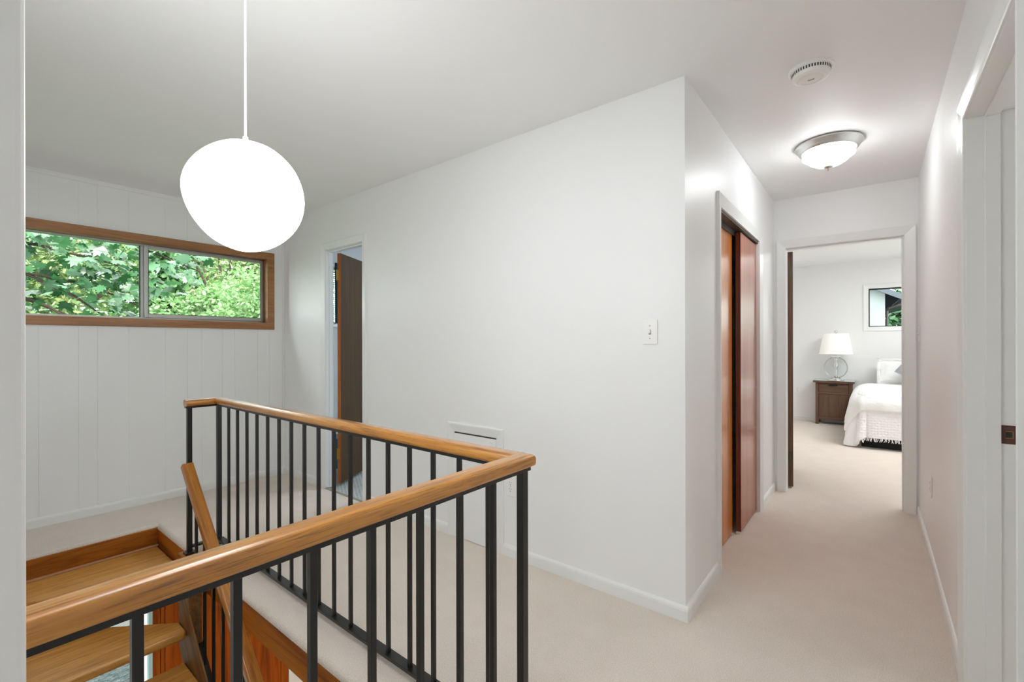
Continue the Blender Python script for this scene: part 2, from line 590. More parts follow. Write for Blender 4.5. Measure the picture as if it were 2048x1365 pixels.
bm = cells([-4.65, HX0 - 0.012, HX1 + 0.02, 3.2], [-3.6, HY0 - 0.12, HY1 + 0.012, 8.9],
           lambda x, y: not (HX0 - 0.012 < x < HX1 + 0.02 and HY0 - 0.12 < y < HY1 + 0.012), -0.034)
ret = bmesh.ops.extrude_face_region(bm, geom=list(bm.faces))
for v_ in [g for g in ret['geom'] if isinstance(g, bmesh.types.BMVert)]:
    v_.co.z = -0.16
bmesh.ops.recalc_face_normals(bm, faces=bm.faces)
me = bpy.data.meshes.new('floor_slab')
bm.to_mesh(me)
bm.free()
me.materials.append(M['lowwhite'])
o = bpy.data.objects.new('floor_slab', me)
COL.objects.link(o)
struct(o)

struct(B(XW, -1.40, YB - 0.005, YE, -0.03, -0.008).build('floor_bathroom', M['tile']), 'grey tiled bathroom floor')
struct(B(-1.30, XC - 0.11, 2.22, YE, -0.03, -0.001).build('floor_closet', M['carpet']))
struct(B(0.39, 3.0, -0.06, YE, -0.03, 0.0).build('floor_right', M['carpet']))
struct(B(-4.65, 3.2, -3.6, YE + 0.05, H, H + 0.15).build('ceiling', M['ceil']), 'smooth white hall ceiling')
struct(B(-4.65, 3.2, YE + 0.05, 9.0, HB, HB + 0.12).build('ceiling_bedroom', M['ceil']), 'white bedroom ceiling')

# exterior wall with painted grooved panelling
mb = MB()
LG = (0.10, 1.035, -2.805, -0.50)                     # lower glazing
BW = (2.36, 2.72, 1.487, 2.046)                       # bathroom window
holes_wall('y', -4.65, XWB, -0.2, YE + 0.1, -0.16, H, [(WY0, WY1, WZ0, WZ1), BW], mb)
holes_wall('y', -4.65, -4.5115, -0.2, YE + 0.1, -2.95, -0.16, [LG], mb)
gro = [0.06, 0.18, 0.29, 0.435, 0.637, 0.74, 0.922, 1.153, 1.305, 1.41, 1.567, 1.668, 1.863, 1.967, YB]
for g0, g1 in zip(gro[:-1], gro[1:]):
    a, c = g0 + 0.0012, g1 - 0.0012
    if c <= WY0 or a >= WY1:
        mb.box(XWB, XW, a, c, 0, H)
    else:
        mb.box(XWB, XW, a, c, 0, WZ0 - 0.02)
        mb.box(XWB, XW, a, c, WZ1 + 0.02, H)
        if a < WY0: mb.box(XWB, XW, a, WY0, WZ0 - 0.02, WZ1 + 0.02)
        if c > WY1: mb.box(XWB, XW, WY1, c, WZ0 - 0.02, WZ1 + 0.02)
struct(mb.build('wall_left', M['panel']), 'white painted vertical board wall with a long window')

struct(holes_wall('x', YB, YB + 0.072, XW, XC, 0, H, [(-3.735, -3.180, 0, 2.072)]).build('wall_back', M['wall']), 'long plain white landing wall')
mb = holes_wall('y', XC - 0.10, XC, YB + 0.072, YE, 0, H, [(2.705, 3.805, 0, 2.015)])
struct(mb.build('wall_closet', M['wall_gloss']), 'white hall wall with the closet opening')
struct(holes_wall('x', YE, YE + 0.10, -4.65, 3.2, 0, HB, [(-0.577, 0.180, 0, 2.055)]).build('wall_end', M['wall']), 'white wall at the end of the hall')
struct(holes_wall('y', XR, XR + 0.128, -0.06, YE, 0, H, [(1.513, 2.300, 0, 2.066)]).build('wall_right', M['wall_gloss']), 'white right wall of the hall')
struct(B(-4.65, -0.713, -0.06, 0.06, -2.95, H).build('wall_front', M['wall'], bevel=0.008, seg=3), 'white wall end at the left picture edge')
struct(B(XR, 3.2, -0.18, -0.06, 0, H).build('wall_front_right', M['wall']))
# closet and bathroom inside walls
struct(B(-1.40, -1.30, YB + 0.072, YE, 0, H).build('wall_partition', M['bath']))
# room behind the camera, bedroom and side room shells
mb = holes_wall('x', -3.6, -3.5, -3.1, 3.2, 0, H, [(0.8, 1.8, 0.9, 2.1)])  # rear opening is made up, placed to let sky light reach the hall
mb.box(-3.1, -3.0, -3.5, -0.06, 0, H)
holes_wall('y', 3.0, 3.2, -3.5, YE, 0, H, [(2.4, 3.45, 0.9, 2.05)], mb)  # side room opening is made up, sends sky light through the doorway
struct(mb.build('wall_rear', M['wall']))
struct(holes_wall('x', YBED, YBED + 0.14, -1.6, 3.2, 0, HB, [(-0.054, 1.30, 1.497, 2.073)]).build('wall_bedroom_far', M['wall']), 'white bedroom wall with a window')
struct(MB().box(-1.6, -1.5, YE + 0.1, YBED, 0, HB).box(3.0, 3.2, YE + 0.1, YBED, 0, HB).build('wall_bedroom_sides', M['wall']))
# lower level shell
struct(B(-4.65, 3.2, -0.2, 8.9, -2.95, ZL).build('floor_lower', M['tile']))
struct(MB().box(-4.65, 3.2, 4.45, 4.6, ZL, -0.16).box(3.05, 3.2, -0.06, 4.45, ZL, -0.16).box(-0.713, 3.2, -0.2, -0.06, ZL, -0.16).build('wall_lower', M['lowwhite']))
mb = MB()
gr = [1.075, 1.113, 1.143, 1.40, 1.43, 1.70, 1.73, 2.062, 2.135]
for g0, g1 in zip(gr[:-1], gr[1:]):
    mb.box(-4.5115, -4.49, g0 + 0.002, g1 - 0.002, ZL, -0.16)
struct(mb.build('wall_lower_panelling', M['redwood'], bevel=0.002), 'red-brown wooden board wall below the stairs')
struct(B(-4.5115, -4.488, 2.137, 4.45, ZL, -0.16).build('wall_lower_white', M['lowwhite']))

# crown strip over the panelling and corner bead
mb = MB()
mb.loft([[(XW + p, a, H - z) for p, z in ((0, 0), (0.012, 0), (0.012, 0.006), (0.005, 0.018), (0.004, 0.028), (0, 0.03))] for a in (0.06, YB)])
struct(mb.build('trim_1', M['trim']), 'thin white moulding along the top of the boards')
struct(B(XW, XW + 0.012, YB - 0.016, YB, 0.066, H - 0.03).build('trim_2', M['trim'], bevel=0.004))

# baseboards
struct(baseboard([('y', XW, 1, 0.06, YB)]).build('baseboard_left', M['trim']), 'low white baseboard under the board wall')
struct(baseboard([('x', YB, -1, XW + 0.013, -3.7925)]).build('baseboard_back', M['trim']))
struct(baseboard([('x', YB, -1, -3.1225, -2.19)]).build('baseboard_back.001', M['trim']))
struct(baseboard([('x', YB, -1, -1.733, XC + 0.013)]).build('baseboard_back.002', M['trim']))
struct(baseboard([('y', XC, 1, YB, 2.648)]).build('baseboard_closet', M['trim']))
struct(baseboard([('y', XC, 1, 3.863, YE - 0.018)]).build('baseboard_closet.001', M['trim']))
struct(baseboard([('y', XR, -1, 2.358, YE - 0.018)]).build('baseboard_right', M['trim']))
struct(baseboard([('x', YBED, -1, -1.5, 3.0)]).build('baseboard_bedroom', M['trim']))

# stairwell fascia boards
struct(MB().box(-3.93, HX1 + 0.02, HY1 + 0.002, HY1 + 0.03, -0.168, -0.022).build('trim_3', M['fascia'], bevel=0.003), 'stained pine fascia board under the carpet edge')
struct(MB().box(HX1, HX1 + 0.02, HY0, HY1, -0.168, -0.022).build('trim_4', M['fascia'], bevel=0.003))

# ------------------------------------------------------------------ window 1
w = empty('window_1', (XW, 1.06, WZ0), kind='structure', label='long horizontal sliding window with stained wood frame')
prof = [(-0.003, -0.10), (-0.003, 0.014), (0.001, 0.018), (0.057, 0.018), (0.061, 0.014), (0.061, 0)]
casing(lambda a, z, p: (XW + p, a, z), WY0, WY1, WZ0, WZ1, True, prof).build('window_frame', M['winwood'], w)
X1 = -4.578
OB, OT = WZ0 + 0.003, WZ1 - 0.003
OL, OR = WY0 + 0.003, WY1 - 0.003
mb = MB()
mb.box(X1 - 0.05, X1, OL, OR, OB, OB + 0.016).box(X1 - 0.05, X1, OL, OR, OT - 0.012, OT)
mb.box(X1 - 0.05, X1, OL, OL + 0.014, OB, OT).box(X1 - 0.05, X1, OR - 0.010, OR, OB, OT)
mb.build('outer_frame', M['alu'], w, bevel=0.0015)
s = MB()
s.box(X1 - 0.012, X1 + 0.012, 1.034, 1.058, OB + 0.014, OT - 0.010)
s.box(X1 - 0.012, X1 + 0.012, 1.917, OR - 0.010, OB + 0.014, OT - 0.010)
s.box(X1 - 0.012, X1 + 0.012, 1.058, 1.917, OB + 0.014, 1.502)
s.box(X1 - 0.012, X1 + 0.012, 1.058, 1.917, 2.024, OT - 0.010)
sash = s.build('sliding_sash', M['alu'], w, bevel=0.0015)
MB().box(X1 - 0.04, X1 - 0.014, 1.012, 1.045, OB + 0.014, OT - 0.010).build('fixed_sash_stile', M['alu'], w, bevel=0.0015)
B(X1 + 0.012, X1 + 0.022, 1.040, 1.050, 1.70, 1.745).build('latch', M['alu'], sash, bevel=0.002)
g = MB()
for a, c in ((1.058, 1.0615), (1.9135, 1.917)):
    g.box(X1 - 0.002, X1 + 0.010, a, c, 1.502, 2.024)
g.box(X1 - 0.002, X1 + 0.010, 1.058, 1.917, 1.502, 1.505)
g.box(X1 - 0.03, X1 - 0.016, 1.006, 1.012, OB + 0.016, OT - 0.012)
g.build('gasket', M['gasket'], w)
B(X1 - 0.004, X1 - 0.001, 1.058, 1.917, 1.502, 2.024).build('pane', M['glass'], sash)
B(X1 - 0.030, X1 - 0.027, OL + 0.014, 1.012, OB + 0.016, OT - 0.012).build('pane', M['glass'], w)

# window 2, bathroom
w = empty('window_2', (XW, 2.5, 1.487), kind='structure', label='small bathroom window with a white slat blind')
casing(lambda a, z, p: (XWB + p, a, z), BW[0], BW[1], BW[2], BW[3], True).build('window_frame', M['trim'], w)
mb = MB()
for k in range(26):
    z = 1.50 + k * 0.0205
    mb.add([(-4.515, BW[0], z), (-4.515, 2.715, z), (-4.535, 2.715, z + 0.014), (-4.535, BW[0], z + 0.014),
            (-4.515, BW[0], z + 0.001), (-4.515, 2.715, z + 0.001), (-4.535, 2.715, z + 0.015), (-4.535, BW[0], z + 0.015)],
           [(0, 1, 2, 3), (4, 5, 6, 7), (0, 1, 5, 4), (2, 3, 7, 6)])
mb.build('blind', M['blind'], w)
B(-4.60, -4.597, BW[0], BW[1], BW[2], BW[3]).build('pane', M['glass'], w)

# window 3, bedroom
w = empty('window_3', (0.6, YBED, 1.497), kind='structure', label='bedroom window with white trim and dark gasket')
casing(lambda a, z, p: (a, YBED - p, z), -0.054, 1.30, 1.497, 2.073, True, wscale=1.15).build('window_frame', M['trim'], w)
mb = MB()
for a in ((-0.054, -0.040), (1.286, 1.30)):
    mb.box(a[0], a[1], YBED + 0.01, YBED + 0.05, 1.497, 2.073)
mb.box(-0.04, 1.286, YBED + 0.01, YBED + 0.05, 1.497, 1.508).box(-0.04, 1.286, YBED + 0.01, YBED + 0.05, 2.053, 2.073)
mb.build('gasket', M['gasket'], w)
B(-0.04, 1.286, YBED + 0.03, YBED + 0.034, 1.508, 2.053).build('pane', M['glass'], w)

# lower glazing
w = empty('window_4', (-4.49, 0.55, -2.8), kind='structure', label='full height glass with pale frame painted aqua for reflected sky, below the stairs')
mb = MB().box(-4.56, -4.488, 1.037, 1.063, ZL, -0.47).box(-4.56, -4.488, 0.06, 1.063, -0.50, -0.44).box(-4.56, -4.488, 0.06, 0.11, ZL, -0.5).box(-4.56, -4.488, 0.11, 1.037, ZL, ZL + 0.04)
mb.build('window_frame', M['aqua'], w, bevel=0.003)
B(-4.53, -4.526, 0.11, 1.037, ZL + 0.04, -0.5).build('pane', M['glass'], w)
struct(B(-4.5115, -4.489, 1.064, 1.077, ZL, -0.16).build('trim_5', M['redwood']))

# ------------------------------------------------------------------ doors
# bathroom door
d = empty('door_1', (-3.46, YB, 0), kind='structure', label='dark brown bathroom door standing open behind white casing')
casing(lambda a, z, p: (a, YB - p, z), -3.735, -3.180, 0, 2.072).build('casing', M['trim'], d, bevel=0)
mb = MB().box(-3.737, -3.733, YB, YB + 0.0725, 0, 2.072).box(-3.182, -3.178, YB, YB + 0.0725, 0, 2.072).box(-3.737, -3.178, YB, YB + 0.0725, 2.070, 2.075)
mb.box(-3.733, -3.729, YB + 0.030, YB + 0.062, 0, 2.070).box(-3.192, -3.182, YB + 0.03, YB + 0.072, 0, 2.07).box(-3.723, -3.192, YB + 0.03, YB + 0.072, 2.058, 2.070)
mb.build('jamb', M['trim'], d, bevel=0.002)
B(-3.735, -3.180, YB - 0.014, YB + 0.01, -0.008, 0.004).build('threshold', paint('worn_threshold', (0.33, 0.30, 0.24), 0.8, 0.2, 0.4), d, bevel=0.002)


def slab(mb, p, ang, width, thick, z0, z1):
    """door leaf: hinge corner p, direction angle from +Y towards -X, thickness to the right of the direction"""
    dx, dy = -math.sin(ang), math.cos(ang)
    nx, ny = dy, -dx
    q = [(p[0], p[1]), (p[0] + dx * width, p[1] + dy * width), (p[0] + dx * width + nx * thick, p[1] + dy * width + ny * thick), (p[0] + nx * thick, p[1] + ny * thick)]
    mb.prism([(a, b_, z0) for a, b_ in q], (0, 0, z1 - z0))
    return mb


A1 = math.radians(30.6)
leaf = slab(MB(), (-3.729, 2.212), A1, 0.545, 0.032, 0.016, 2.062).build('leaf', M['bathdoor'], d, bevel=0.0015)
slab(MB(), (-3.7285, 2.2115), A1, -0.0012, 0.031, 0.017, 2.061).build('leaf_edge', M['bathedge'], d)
for z in (0.235, 1.825):
    mb = slab(MB(), (-3.730, 2.2095), A1, -0.0022, 0.019, z, z + 0.088)
    mb.tube([(-3.7330, 2.2085, z - 0.004), (-3.7330, 2.2085, z + 0.092)], 0.006, 10)
    mb.build('hinge', M['brass'], d)

# bedroom door
d = empty('door_2', (-0.2, YE, 0), kind='structure', label='open bedroom doorway at the hall end, dark leaf seen edge on')
casing(lambda a, z, p: (a, YE - p, z), -0.577, 0.180, 0, 2.055, wscale=1.22).build('casing', M['trim'], d)
mb = MB().box(-0.583, -0.5775, YE, YE + 0.10, 0, 2.055).box(0.177, 0.182, YE, YE + 0.10, 0, 2.055).box(-0.579, 0.182, YE, YE + 0.10, 2.052, 2.058)
mb.box(0.167, 0.177, YE + 0.02, YE + 0.06, 0, 2.052).box(-0.564, 0.167, YE + 0.02, YE + 0.06, 2.042, 2.052)
mb.build('jamb', M['trim'], d, bevel=0.002)
A2 = math.radians(9.5)
slab(MB(), (-0.585, 4.585), A2, 0.74, 0.043, 0.014, 2.046).build('leaf', M['beddoor'], d, bevel=0.0015)
for z in (0.22, 1.80):
    mb = slab(MB(), (-0.584, 4.5845), A2, -0.002, 0.038, z, z + 0.10)
    mb.tube([(-0.588, 4.578, z - 0.004), (-0.588, 4.578, z + 0.104)], 0.006, 10)
    mb.build('hinge', M['steel_dk'], d)

# right hand doorway
d = empty('door_3', (XR, 1.93, 0), kind='structure', label='white cased doorway in the right wall')
casing(lambda a, z, p: (XR - p, a, z), 1.513, 2.300, 0, 2.066).build('casing', M['trim'], d)
mb = MB().box(XR, XR + 0.1285, 2.297, 2.302, 0, 2.066).box(XR, XR + 0.1285, 1.511, 1.516, 0, 2.066).box(XR, XR + 0.1285, 1.511, 2.302, 2.063, 2.068)
mb.build('jamb', M['trim'], d, bevel=0.001)
mb = MB().box(0.309, 0.347, 2.286, 2.297, 0, 2.063).box(0.309, 0.347, 1.516, 1.527, 0, 2.063).box(0.309, 0.347, 1.527, 2.286, 2.052, 2.063)
mb.build('stop', M['trim'], d, bevel=0.0015)
sp = B(0.3480, 0.3895, 2.2945, 2.297, 0.908, 0.972).build('strike_plate', M['strike'], d, bevel=0.001)
mb = MB().box(0.3585, 0.3765, 2.2935, 2.2945, 0.9275, 0.9295).box(0.3585, 0.3765, 2.2935, 2.2945, 0.9505, 0.9525).box(0.3750, 0.3770, 2.2935, 2.2945, 0.9275, 0.9525)
mb.build('bolt_hole_rim', M['brass'], sp)
B(0.3585, 0.375, 2.2938, 2.2945, 0.9295, 0.9505).build('bolt_hole', M['slot'], sp)
for z in (0.917, 0.963):
    MB().tube([(0.366, 2.2945, z), (0.366, 2.2932, z)], 0.003, 10).build('screw', M['steel_dk'], sp)

# closet with sliding doors
d = empty('door_4', (XC, 3.25, 0), kind='structure', label='hall closet with two sliding mahogany doors')
casing(lambda a, z, p: (XC + p, a, z), 2.705, 3.805, 0, 2.015, wscale=1.25).build('casing', M['trim'], d)
mb = MB().box(XC - 0.10, XC, 2.702, 2.706, 0, 2.015).box(XC - 0.10, XC, 3.804, 3.808, 0, 2.015).box(XC - 0.10, XC, 2.702, 3.808, 2.014, 2.018)
mb.build('jamb', M['trim'], d)
MB().box(-0.765, -0.670, 2.706, 3.804, 1.998, 2.014).box(-0.723, -0.719, 2.706, 3.804, 1.965, 1.998).build('track', M['bronze'], d)
front = B(-0.715, -0.684, 3.29, 3.80, 0.012, 1.990).build('sliding_panel', M['closet'], d, bevel=0.0015)
B(-0.7145, -0.6845, 3.2888, 3.2901, 0.0125, 1.9895).build('panel_edge', M['closet_edge'], front)
back = B(-0.758, -0.727, 2.706, 3.245, 0.012, 1.985).build('sliding_panel', M['closet_back'], d, bevel=0.0015)
tag(front, 'mahogany red front sliding panel')
tag(back, 'amber brown rear sliding panel')
mb = MB().lathe([(0.0, 0), (0.010, 0), (0.010, 0.004), (0.0, 0.004)], (0, 0, 0), 16)
mb.v = [(-0.684 + z, 3.765 + x, 0.93 + y) for x, y, z in mb.v]
mb.build('finger_pull', M['chrome'], front)
B(-0.712, -0.686, 3.275, 3.295, 0.0, 0.012).build('floor_guide', M['plastic'], d)
struct(B(-1.30, -1.295, YB + 0.072, YE, 0, H).build('wall_closet_inside', M['dark']))  # near-black sheet; the closet's inner shade is put into its colour

# ------------------------------------------------------------------ guard railing round the stairwell
RX, RY, LX, LY = -0.836, 1.104, -3.232, 0.945
RW = 0.060


def rail_prof(w_=RW, h=0.037, z=0.886, rt=0.016):
    """bread-loaf section: (lateral, height) points"""
    hw = w_ / 2
    pts = [(-hw + 0.006, z), (hw - 0.006, z)]
    for k in range(1, 5):
        a = -math.pi / 2 + k * math.pi / 8
        pts.append((hw - 0.006 + 0.006 * math.cos(a), z + 0.012 + 0.012 * math.sin(a)))
    for k in range(0, 7):
        a = k * math.pi / 12
        pts.append((hw - rt + rt * math.cos(a), z + h - rt + rt * math.sin(a)))
    for k in range(0, 7):
        a = math.pi / 2 + k * math.pi / 12
        pts.append((-hw + rt + rt * math.cos(a), z + h - rt + rt * math.sin(a)))
    for k in range(0, 5):
        a = math.pi + k * math.pi / 8
        pts.append((-hw + 0.006 + 0.006 * math.cos(a), z + 0.012 + 0.012 * math.sin(a)))
    return pts


def rail_run(p, q, skew0, skew1):
    """horizontal run p->q; lateral + is to the right of the direction; skew shifts the end along the run by skew*lateral"""
    p, q = Vector(p), Vector(q)
    d_ = (q - p).normalized()
    n_ = Vector((d_.y, -d_.x))
    R_ = []
    for e, sk in ((p, skew0), (q, skew1)):
        R_.append([(e.x + n_.x * l + d_.x * sk * l, e.y + n_.y * l + d_.y * sk * l, z) for l, z in rail_prof()])
    return MB().loft(R_)


G = empty('guard_railing', (RX, RY, 0), 'black metal guard railing with wooden handrail round the stairwell', 'railing')
rail_run((RX, 0.06), (RX, RY), 0, 1).build('handrail', M['rail_y'], G, smooth=False, bevel=0)
rail_run((RX, RY), (LX, RY), -1, -1).build('handrail', M['rail_x'], G)
rail_run((LX, RY), (LX, LY - 0.022), 1, 0).build('handrail', M['rail_y'], G)
for o in [c for c in G.children]:
    for p in o.data.polygons: p.use_smooth = True
    o.data.set_sharp_from_angle(angle=math.radians(35))
TB = 0.019
MB().box(RX - TB, RX + TB, 0.06, RY + TB, 0.873, 0.8865).build('top_bar', M['black'], G, bevel=0.001)
MB().box(LX - TB, RX - TB, RY - TB, RY + TB, 0.873, 0.8865).build('top_bar', M['black'], G, bevel=0.001)
MB().box(LX - TB, LX + TB, LY - 0.02, RY - TB, 0.873, 0.8865).build('top_bar', M['black'], G, bevel=0.001)
BB = 0.019
MB().box(RX - BB, RX + BB, 0.06, RY - 0.012, 0.030, 0.044).build('bottom_bar', M['black'], G, bevel=0.001)
MB().box(LX + 0.0125, RX - 0.0125, RY - BB, RY + BB, 0.030, 0.044).build('bottom_bar', M['black'], G, bevel=0.001)
MB().box(LX - BB + 0.005, LX + BB - 0.005, LY + 0.0125, RY - 0.0125, 0.030, 0.044).build('bottom_bar', M['black'], G, bevel=0.001)
for x, y in ((RX, RY), (LX, RY), (LX, LY)):
    mb = MB().box(x - 0.0125, x + 0.0125, y - 0.0125, y + 0.0125, 0.0, 0.874)
    if y == LY: mb.box(x - 0.026, x + 0.026, y - 0.026, y + 0.026, -0.004, 0.008)
    mb.build('post', M['black'], G, bevel=0.001)
hb = 0.007
y = 0.0475 + 0.0
for k in range(8):
    yy = RY - 0.004 - 0.1315 * (k + 1)
    if yy < 0.1: break
    B(RX - hb, RX + hb, yy - hb, yy + hb, 0.044, 0.874).build('baluster', M['black'], G, bevel=0.0008)
for k in range(17):
    xx = -0.973 - 0.1315 * k
    B(xx - hb, xx + hb, RY - hb, RY + hb, 0.044, 0.874).build('baluster', M['black'], G, bevel=0.0008)

# ------------------------------------------------------------------ staircase
S = empty('staircase', (-3.0, 0.5, -2.805), 'open oak stair going down from the landing', 'stairs')
B(HX0 - 0.010, HX0 + 0.012, HY0 + 0.016, HY1 + 0.002, -0.36, -0.02).build('riser', M['riser'], S, bevel=0.003)
B(HX0 + 0.012, HX0 + 0.030, HY0 + 0.016, HY1, -0.145, -0.131).build('moulding', M['moulding'], S, bevel=0.004)


def tread(poly, z, th=0.042):
    mb = MB().prism([(a, b_, z - th) for a, b_ in poly], (0, 0, th))
    return mb.build('tread', M['oak'], S, bevel=0.012, seg=4)


tread([(-3.91, 0.078), (-3.86, 0.078), (-3.61, 0.318), (-3.19, 0.748), (-3.19, 0.953), (-3.91, 0.953)], -0.145)
tread([(-2.985, 0.078), (-2.985, 0.845), (-3.0, 0.8612), (-3.122, 0.8612), (-3.91, 0.078)], -0.335)
for k in range(3, 14):
    xf = -2.985 + 0.204 * (k - 2)
    tread([(xf - 0.250, 0.078), (xf, 0.078), (xf, 0.846), (xf - 0.014, 0.8612), (xf - 0.250, 0.8612)], -0.335 - 0.19 * (k - 2))
# stringers
sl = -0.944


def st_top(x): return -0.23 + sl * (x + 2.967)


for y0, y1 in ((0.862, 0.870), (0.078, 0.116)):
    xe = -0.66
    poly = [(-3.132, y0, st_top(-3.132)), (xe, y0, st_top(xe)), (xe + 0.28, y0, -2.8), (xe - 0.12, y0, -2.8), (-3.132, y0, st_top(-3.132) - 0.394)]
    MB().prism(poly, (0, y1 - y0, 0)).build('stringer', M['stringer'], S, bevel=0.003)
B(-3.130, -2.962, 0.8635, 0.926, -0.42, -0.02).build('newel_block', M['stringer'], S, bevel=0.003)
B(-3.30, -3.125, 0.90, 0.957, -0.30, -0.004).build('newel_block', M['fascia'], S, bevel=0.003)

# stair handrail
SY = 0.930
R = empty('stair_handrail', (-3.2, SY, 0), 'sloping wooden stair handrail on thin black balusters', 'handrail')
srs = -0.940


def hr_top(x): return 0.522 + srs * (x + 3.177)


d_ = Vector((1, 0, srs)).normalized()
up = Vector((-d_.z, 0, d_.x))
rings = []
for x in (-3.205, -0.7):
    base = Vector((x, SY, hr_top(x)))
    rings.append([base + Vector((0, l, 0)) + up * (z - 0.926) for l, z in rail_prof(0.060, 0.045, 0.881, 0.010)])
o = MB().loft(rings).build('handrail', M['rail_s'], R)
for p in o.data.polygons: p.use_smooth = True
o.data.set_sharp_from_angle(angle=math.radians(35))


def sloped(x0, x1, y0, y1, zf0, zf1):
    return MB().prism([(x0, y0, zf0(x0)), (x1, y0, zf0(x1)), (x1, y0, zf1(x1)), (x0, y0, zf1(x0))], (0, y1 - y0, 0))


sloped(-3.20, -0.7, SY - 0.012, SY + 0.012, lambda x: hr_top(x) - 0.078, lambda x: hr_top(x) - 0.078).build('top_bar', M['black'], R)


def bb_top(x): return -0.468 - 0.930 * (x + 3.0)


sloped(-3.10, -0.7, SY - 0.058, SY + 0.018, lambda x: bb_top(x) - 0.05, lambda x: bb_top(x)).build('bottom_bar', M['black'], R)
for k in range(18):
    xx = -3.065 + 0.131 * k
    if k == 0:
        z0 = -0.03
    else:
        z0 = bb_top(xx) - 0.02
    B(xx - hb, xx + hb, SY - hb, SY + hb, z0 if k else -0.35, hr_top(xx) - 0.065).build('baluster', M['black'], R, bevel=0.0008)

# ------------------------------------------------------------------ wall things
a = empty('access_panel', (-1.96, YB, 0), 'low white framed access panel on the landing wall', 'access panel')
casing(lambda q, z, p: (q, YB - p * 0.8, z), -2.145, -1.785, 0.0, 0.685).build('frame', M['trim'], a)
B(-2.144, -1.786, YB - 0.006, YB - 0.0005, 0.004, 0.676).build('panel', M['wall'], a)
B(-2.144, -1.786, YB - 0.004, YB - 0.0005, 0.676, 0.6845).build('gap', M['slot'], a)


def plate(name, label, cat, pos, kind, group=None):
    """pos(a, z, p) maps plate coordinates to the wall"""
    e = empty(name, pos(0, 0, 0), label, cat, group)

    def pb(a0, a1, z0, z1, p0, p1, nm, mt, bevel=0.0, parent=e):
        pts = [pos(a_, z_, p_) for p_ in (p0, p1) for a_, z_ in ((a0, z0), (a1, z0), (a1, z1), (a0, z1))]
        mb_ = MB()
        mb_.add(pts, [(0, 1, 2, 3), (4, 5, 6, 7), (0, 1, 5, 4), (1, 2, 6, 5), (2, 3, 7, 6), (3, 0, 4, 7)])
        return mb_.build(nm, mt, parent, bevel=bevel)
    hw, hh = 0.036, 0.058
    pb(-hw, hw, -hh, hh, 0.0004, 0.006, 'cover_plate', M['plastic'], 0.0025)
    if kind == 'switch':
        pb(-0.006, 0.006, -0.012, 0.012, 0.006, 0.0068, 'toggle_slot', M['grey_slot'])
        pb(-0.004, 0.004, -0.004, 0.011, 0.0068, 0.016, 'toggle', M['plastic'], 0.001)
        for z in (-0.03, 0.03):
            pb(-0.0028, 0.0028, z - 0.0028, z + 0.0028, 0.006, 0.0066, 'screw', M['grey_slot'])
    else:
        for z in (-0.019, 0.019):
            rc = pb(-0.0165, 0.0165, z - 0.0145, z + 0.0145, 0.006, 0.0075, 'receptacle', M['plastic'], 0.001)
            pb(-0.0075, -0.0055, z + 0.001, z + 0.010, 0.0075, 0.0078, 'slot', M['slot'], 0, rc)
            pb(0.0055, 0.0075, z + 0.001, z + 0.009, 0.0075, 0.0078, 'slot', M['slot'], 0, rc)
            pb(-0.0025, 0.0025, z - 0.010, z - 0.005, 0.0075, 0.0078, 'slot', M['slot'], 0, rc)
        pb(-0.0025, 0.0025, -0.0025, 0.0025, 0.006, 0.0066, 'screw', M['grey_slot'])
    return e


plate('light_switch', 'white toggle light switch on the long landing wall', 'light switch', lambda q, z, p: (-0.829 + q, YB - p, 1.311 + z), 'switch')
plate('power_outlet', 'white double outlet beside the low access panel', 'outlet', lambda q, z, p: (-1.676 + q, YB - p, 0.415 + z), 'outlet')
plate('power_outlet', 'white outlet low on the right hall wall, seen edge on', 'outlet', lambda q, z, p: (XR - p, 3.55 + q, 0.430 + z), 'outlet')
plate('light_switch', 'white light switch on the right hall wall near the bedroom door', 'light switch', lambda q, z, p: (XR - p, 4.385 + q, 1.32 + z), 'switch')
plate('power_outlet', 'white outlet low on the bedroom wall, left of the nightstand', 'outlet', lambda q, z, p: (-0.975 + q, YBED - p, 0.49 + z), 'outlet')

# ------------------------------------------------------------------ ceiling things
T = 1.30
gc = EYE + T * ((484 - 1024) / F_PX * _r2 + (CY - 391) / F_PX * _u2 + _f)
PX = T / F_PX
p = empty('pendant_lamp', (gc.x, gc.y, H), 'large white glowing pebble-shaped pendant lamp over the stairwell', 'pendant lamp')
tab = [(125, 14), (116, 59), (76, 98), (16, 113), (-36, 98), (-84, 60), (-113, 12), (-125, -28), (-115, -61), (-84, -91), (-34, -111), (16, -108), (76, -79), (113, -30)]
pol = sorted((math.atan2(-y_, x_), math.hypot(x_, y_)) for x_, y_ in tab)


def rad(t):
    n_ = len(pol)
    for i in range(n_):
        a0_, r0_ = pol[i]
        a1_, r1_ = pol[(i + 1) % n_]
        if i == n_ - 1: a1_ += 2 * math.pi
        for tt in (t, t + 2 * math.pi):
            if a0_ <= tt <= a1_:
                k_ = (tt - a0_) / (a1_ - a0_)
                return r0_ + (r1_ - r0_) * (k_ * k_ * (3 - 2 * k_))
    return 115


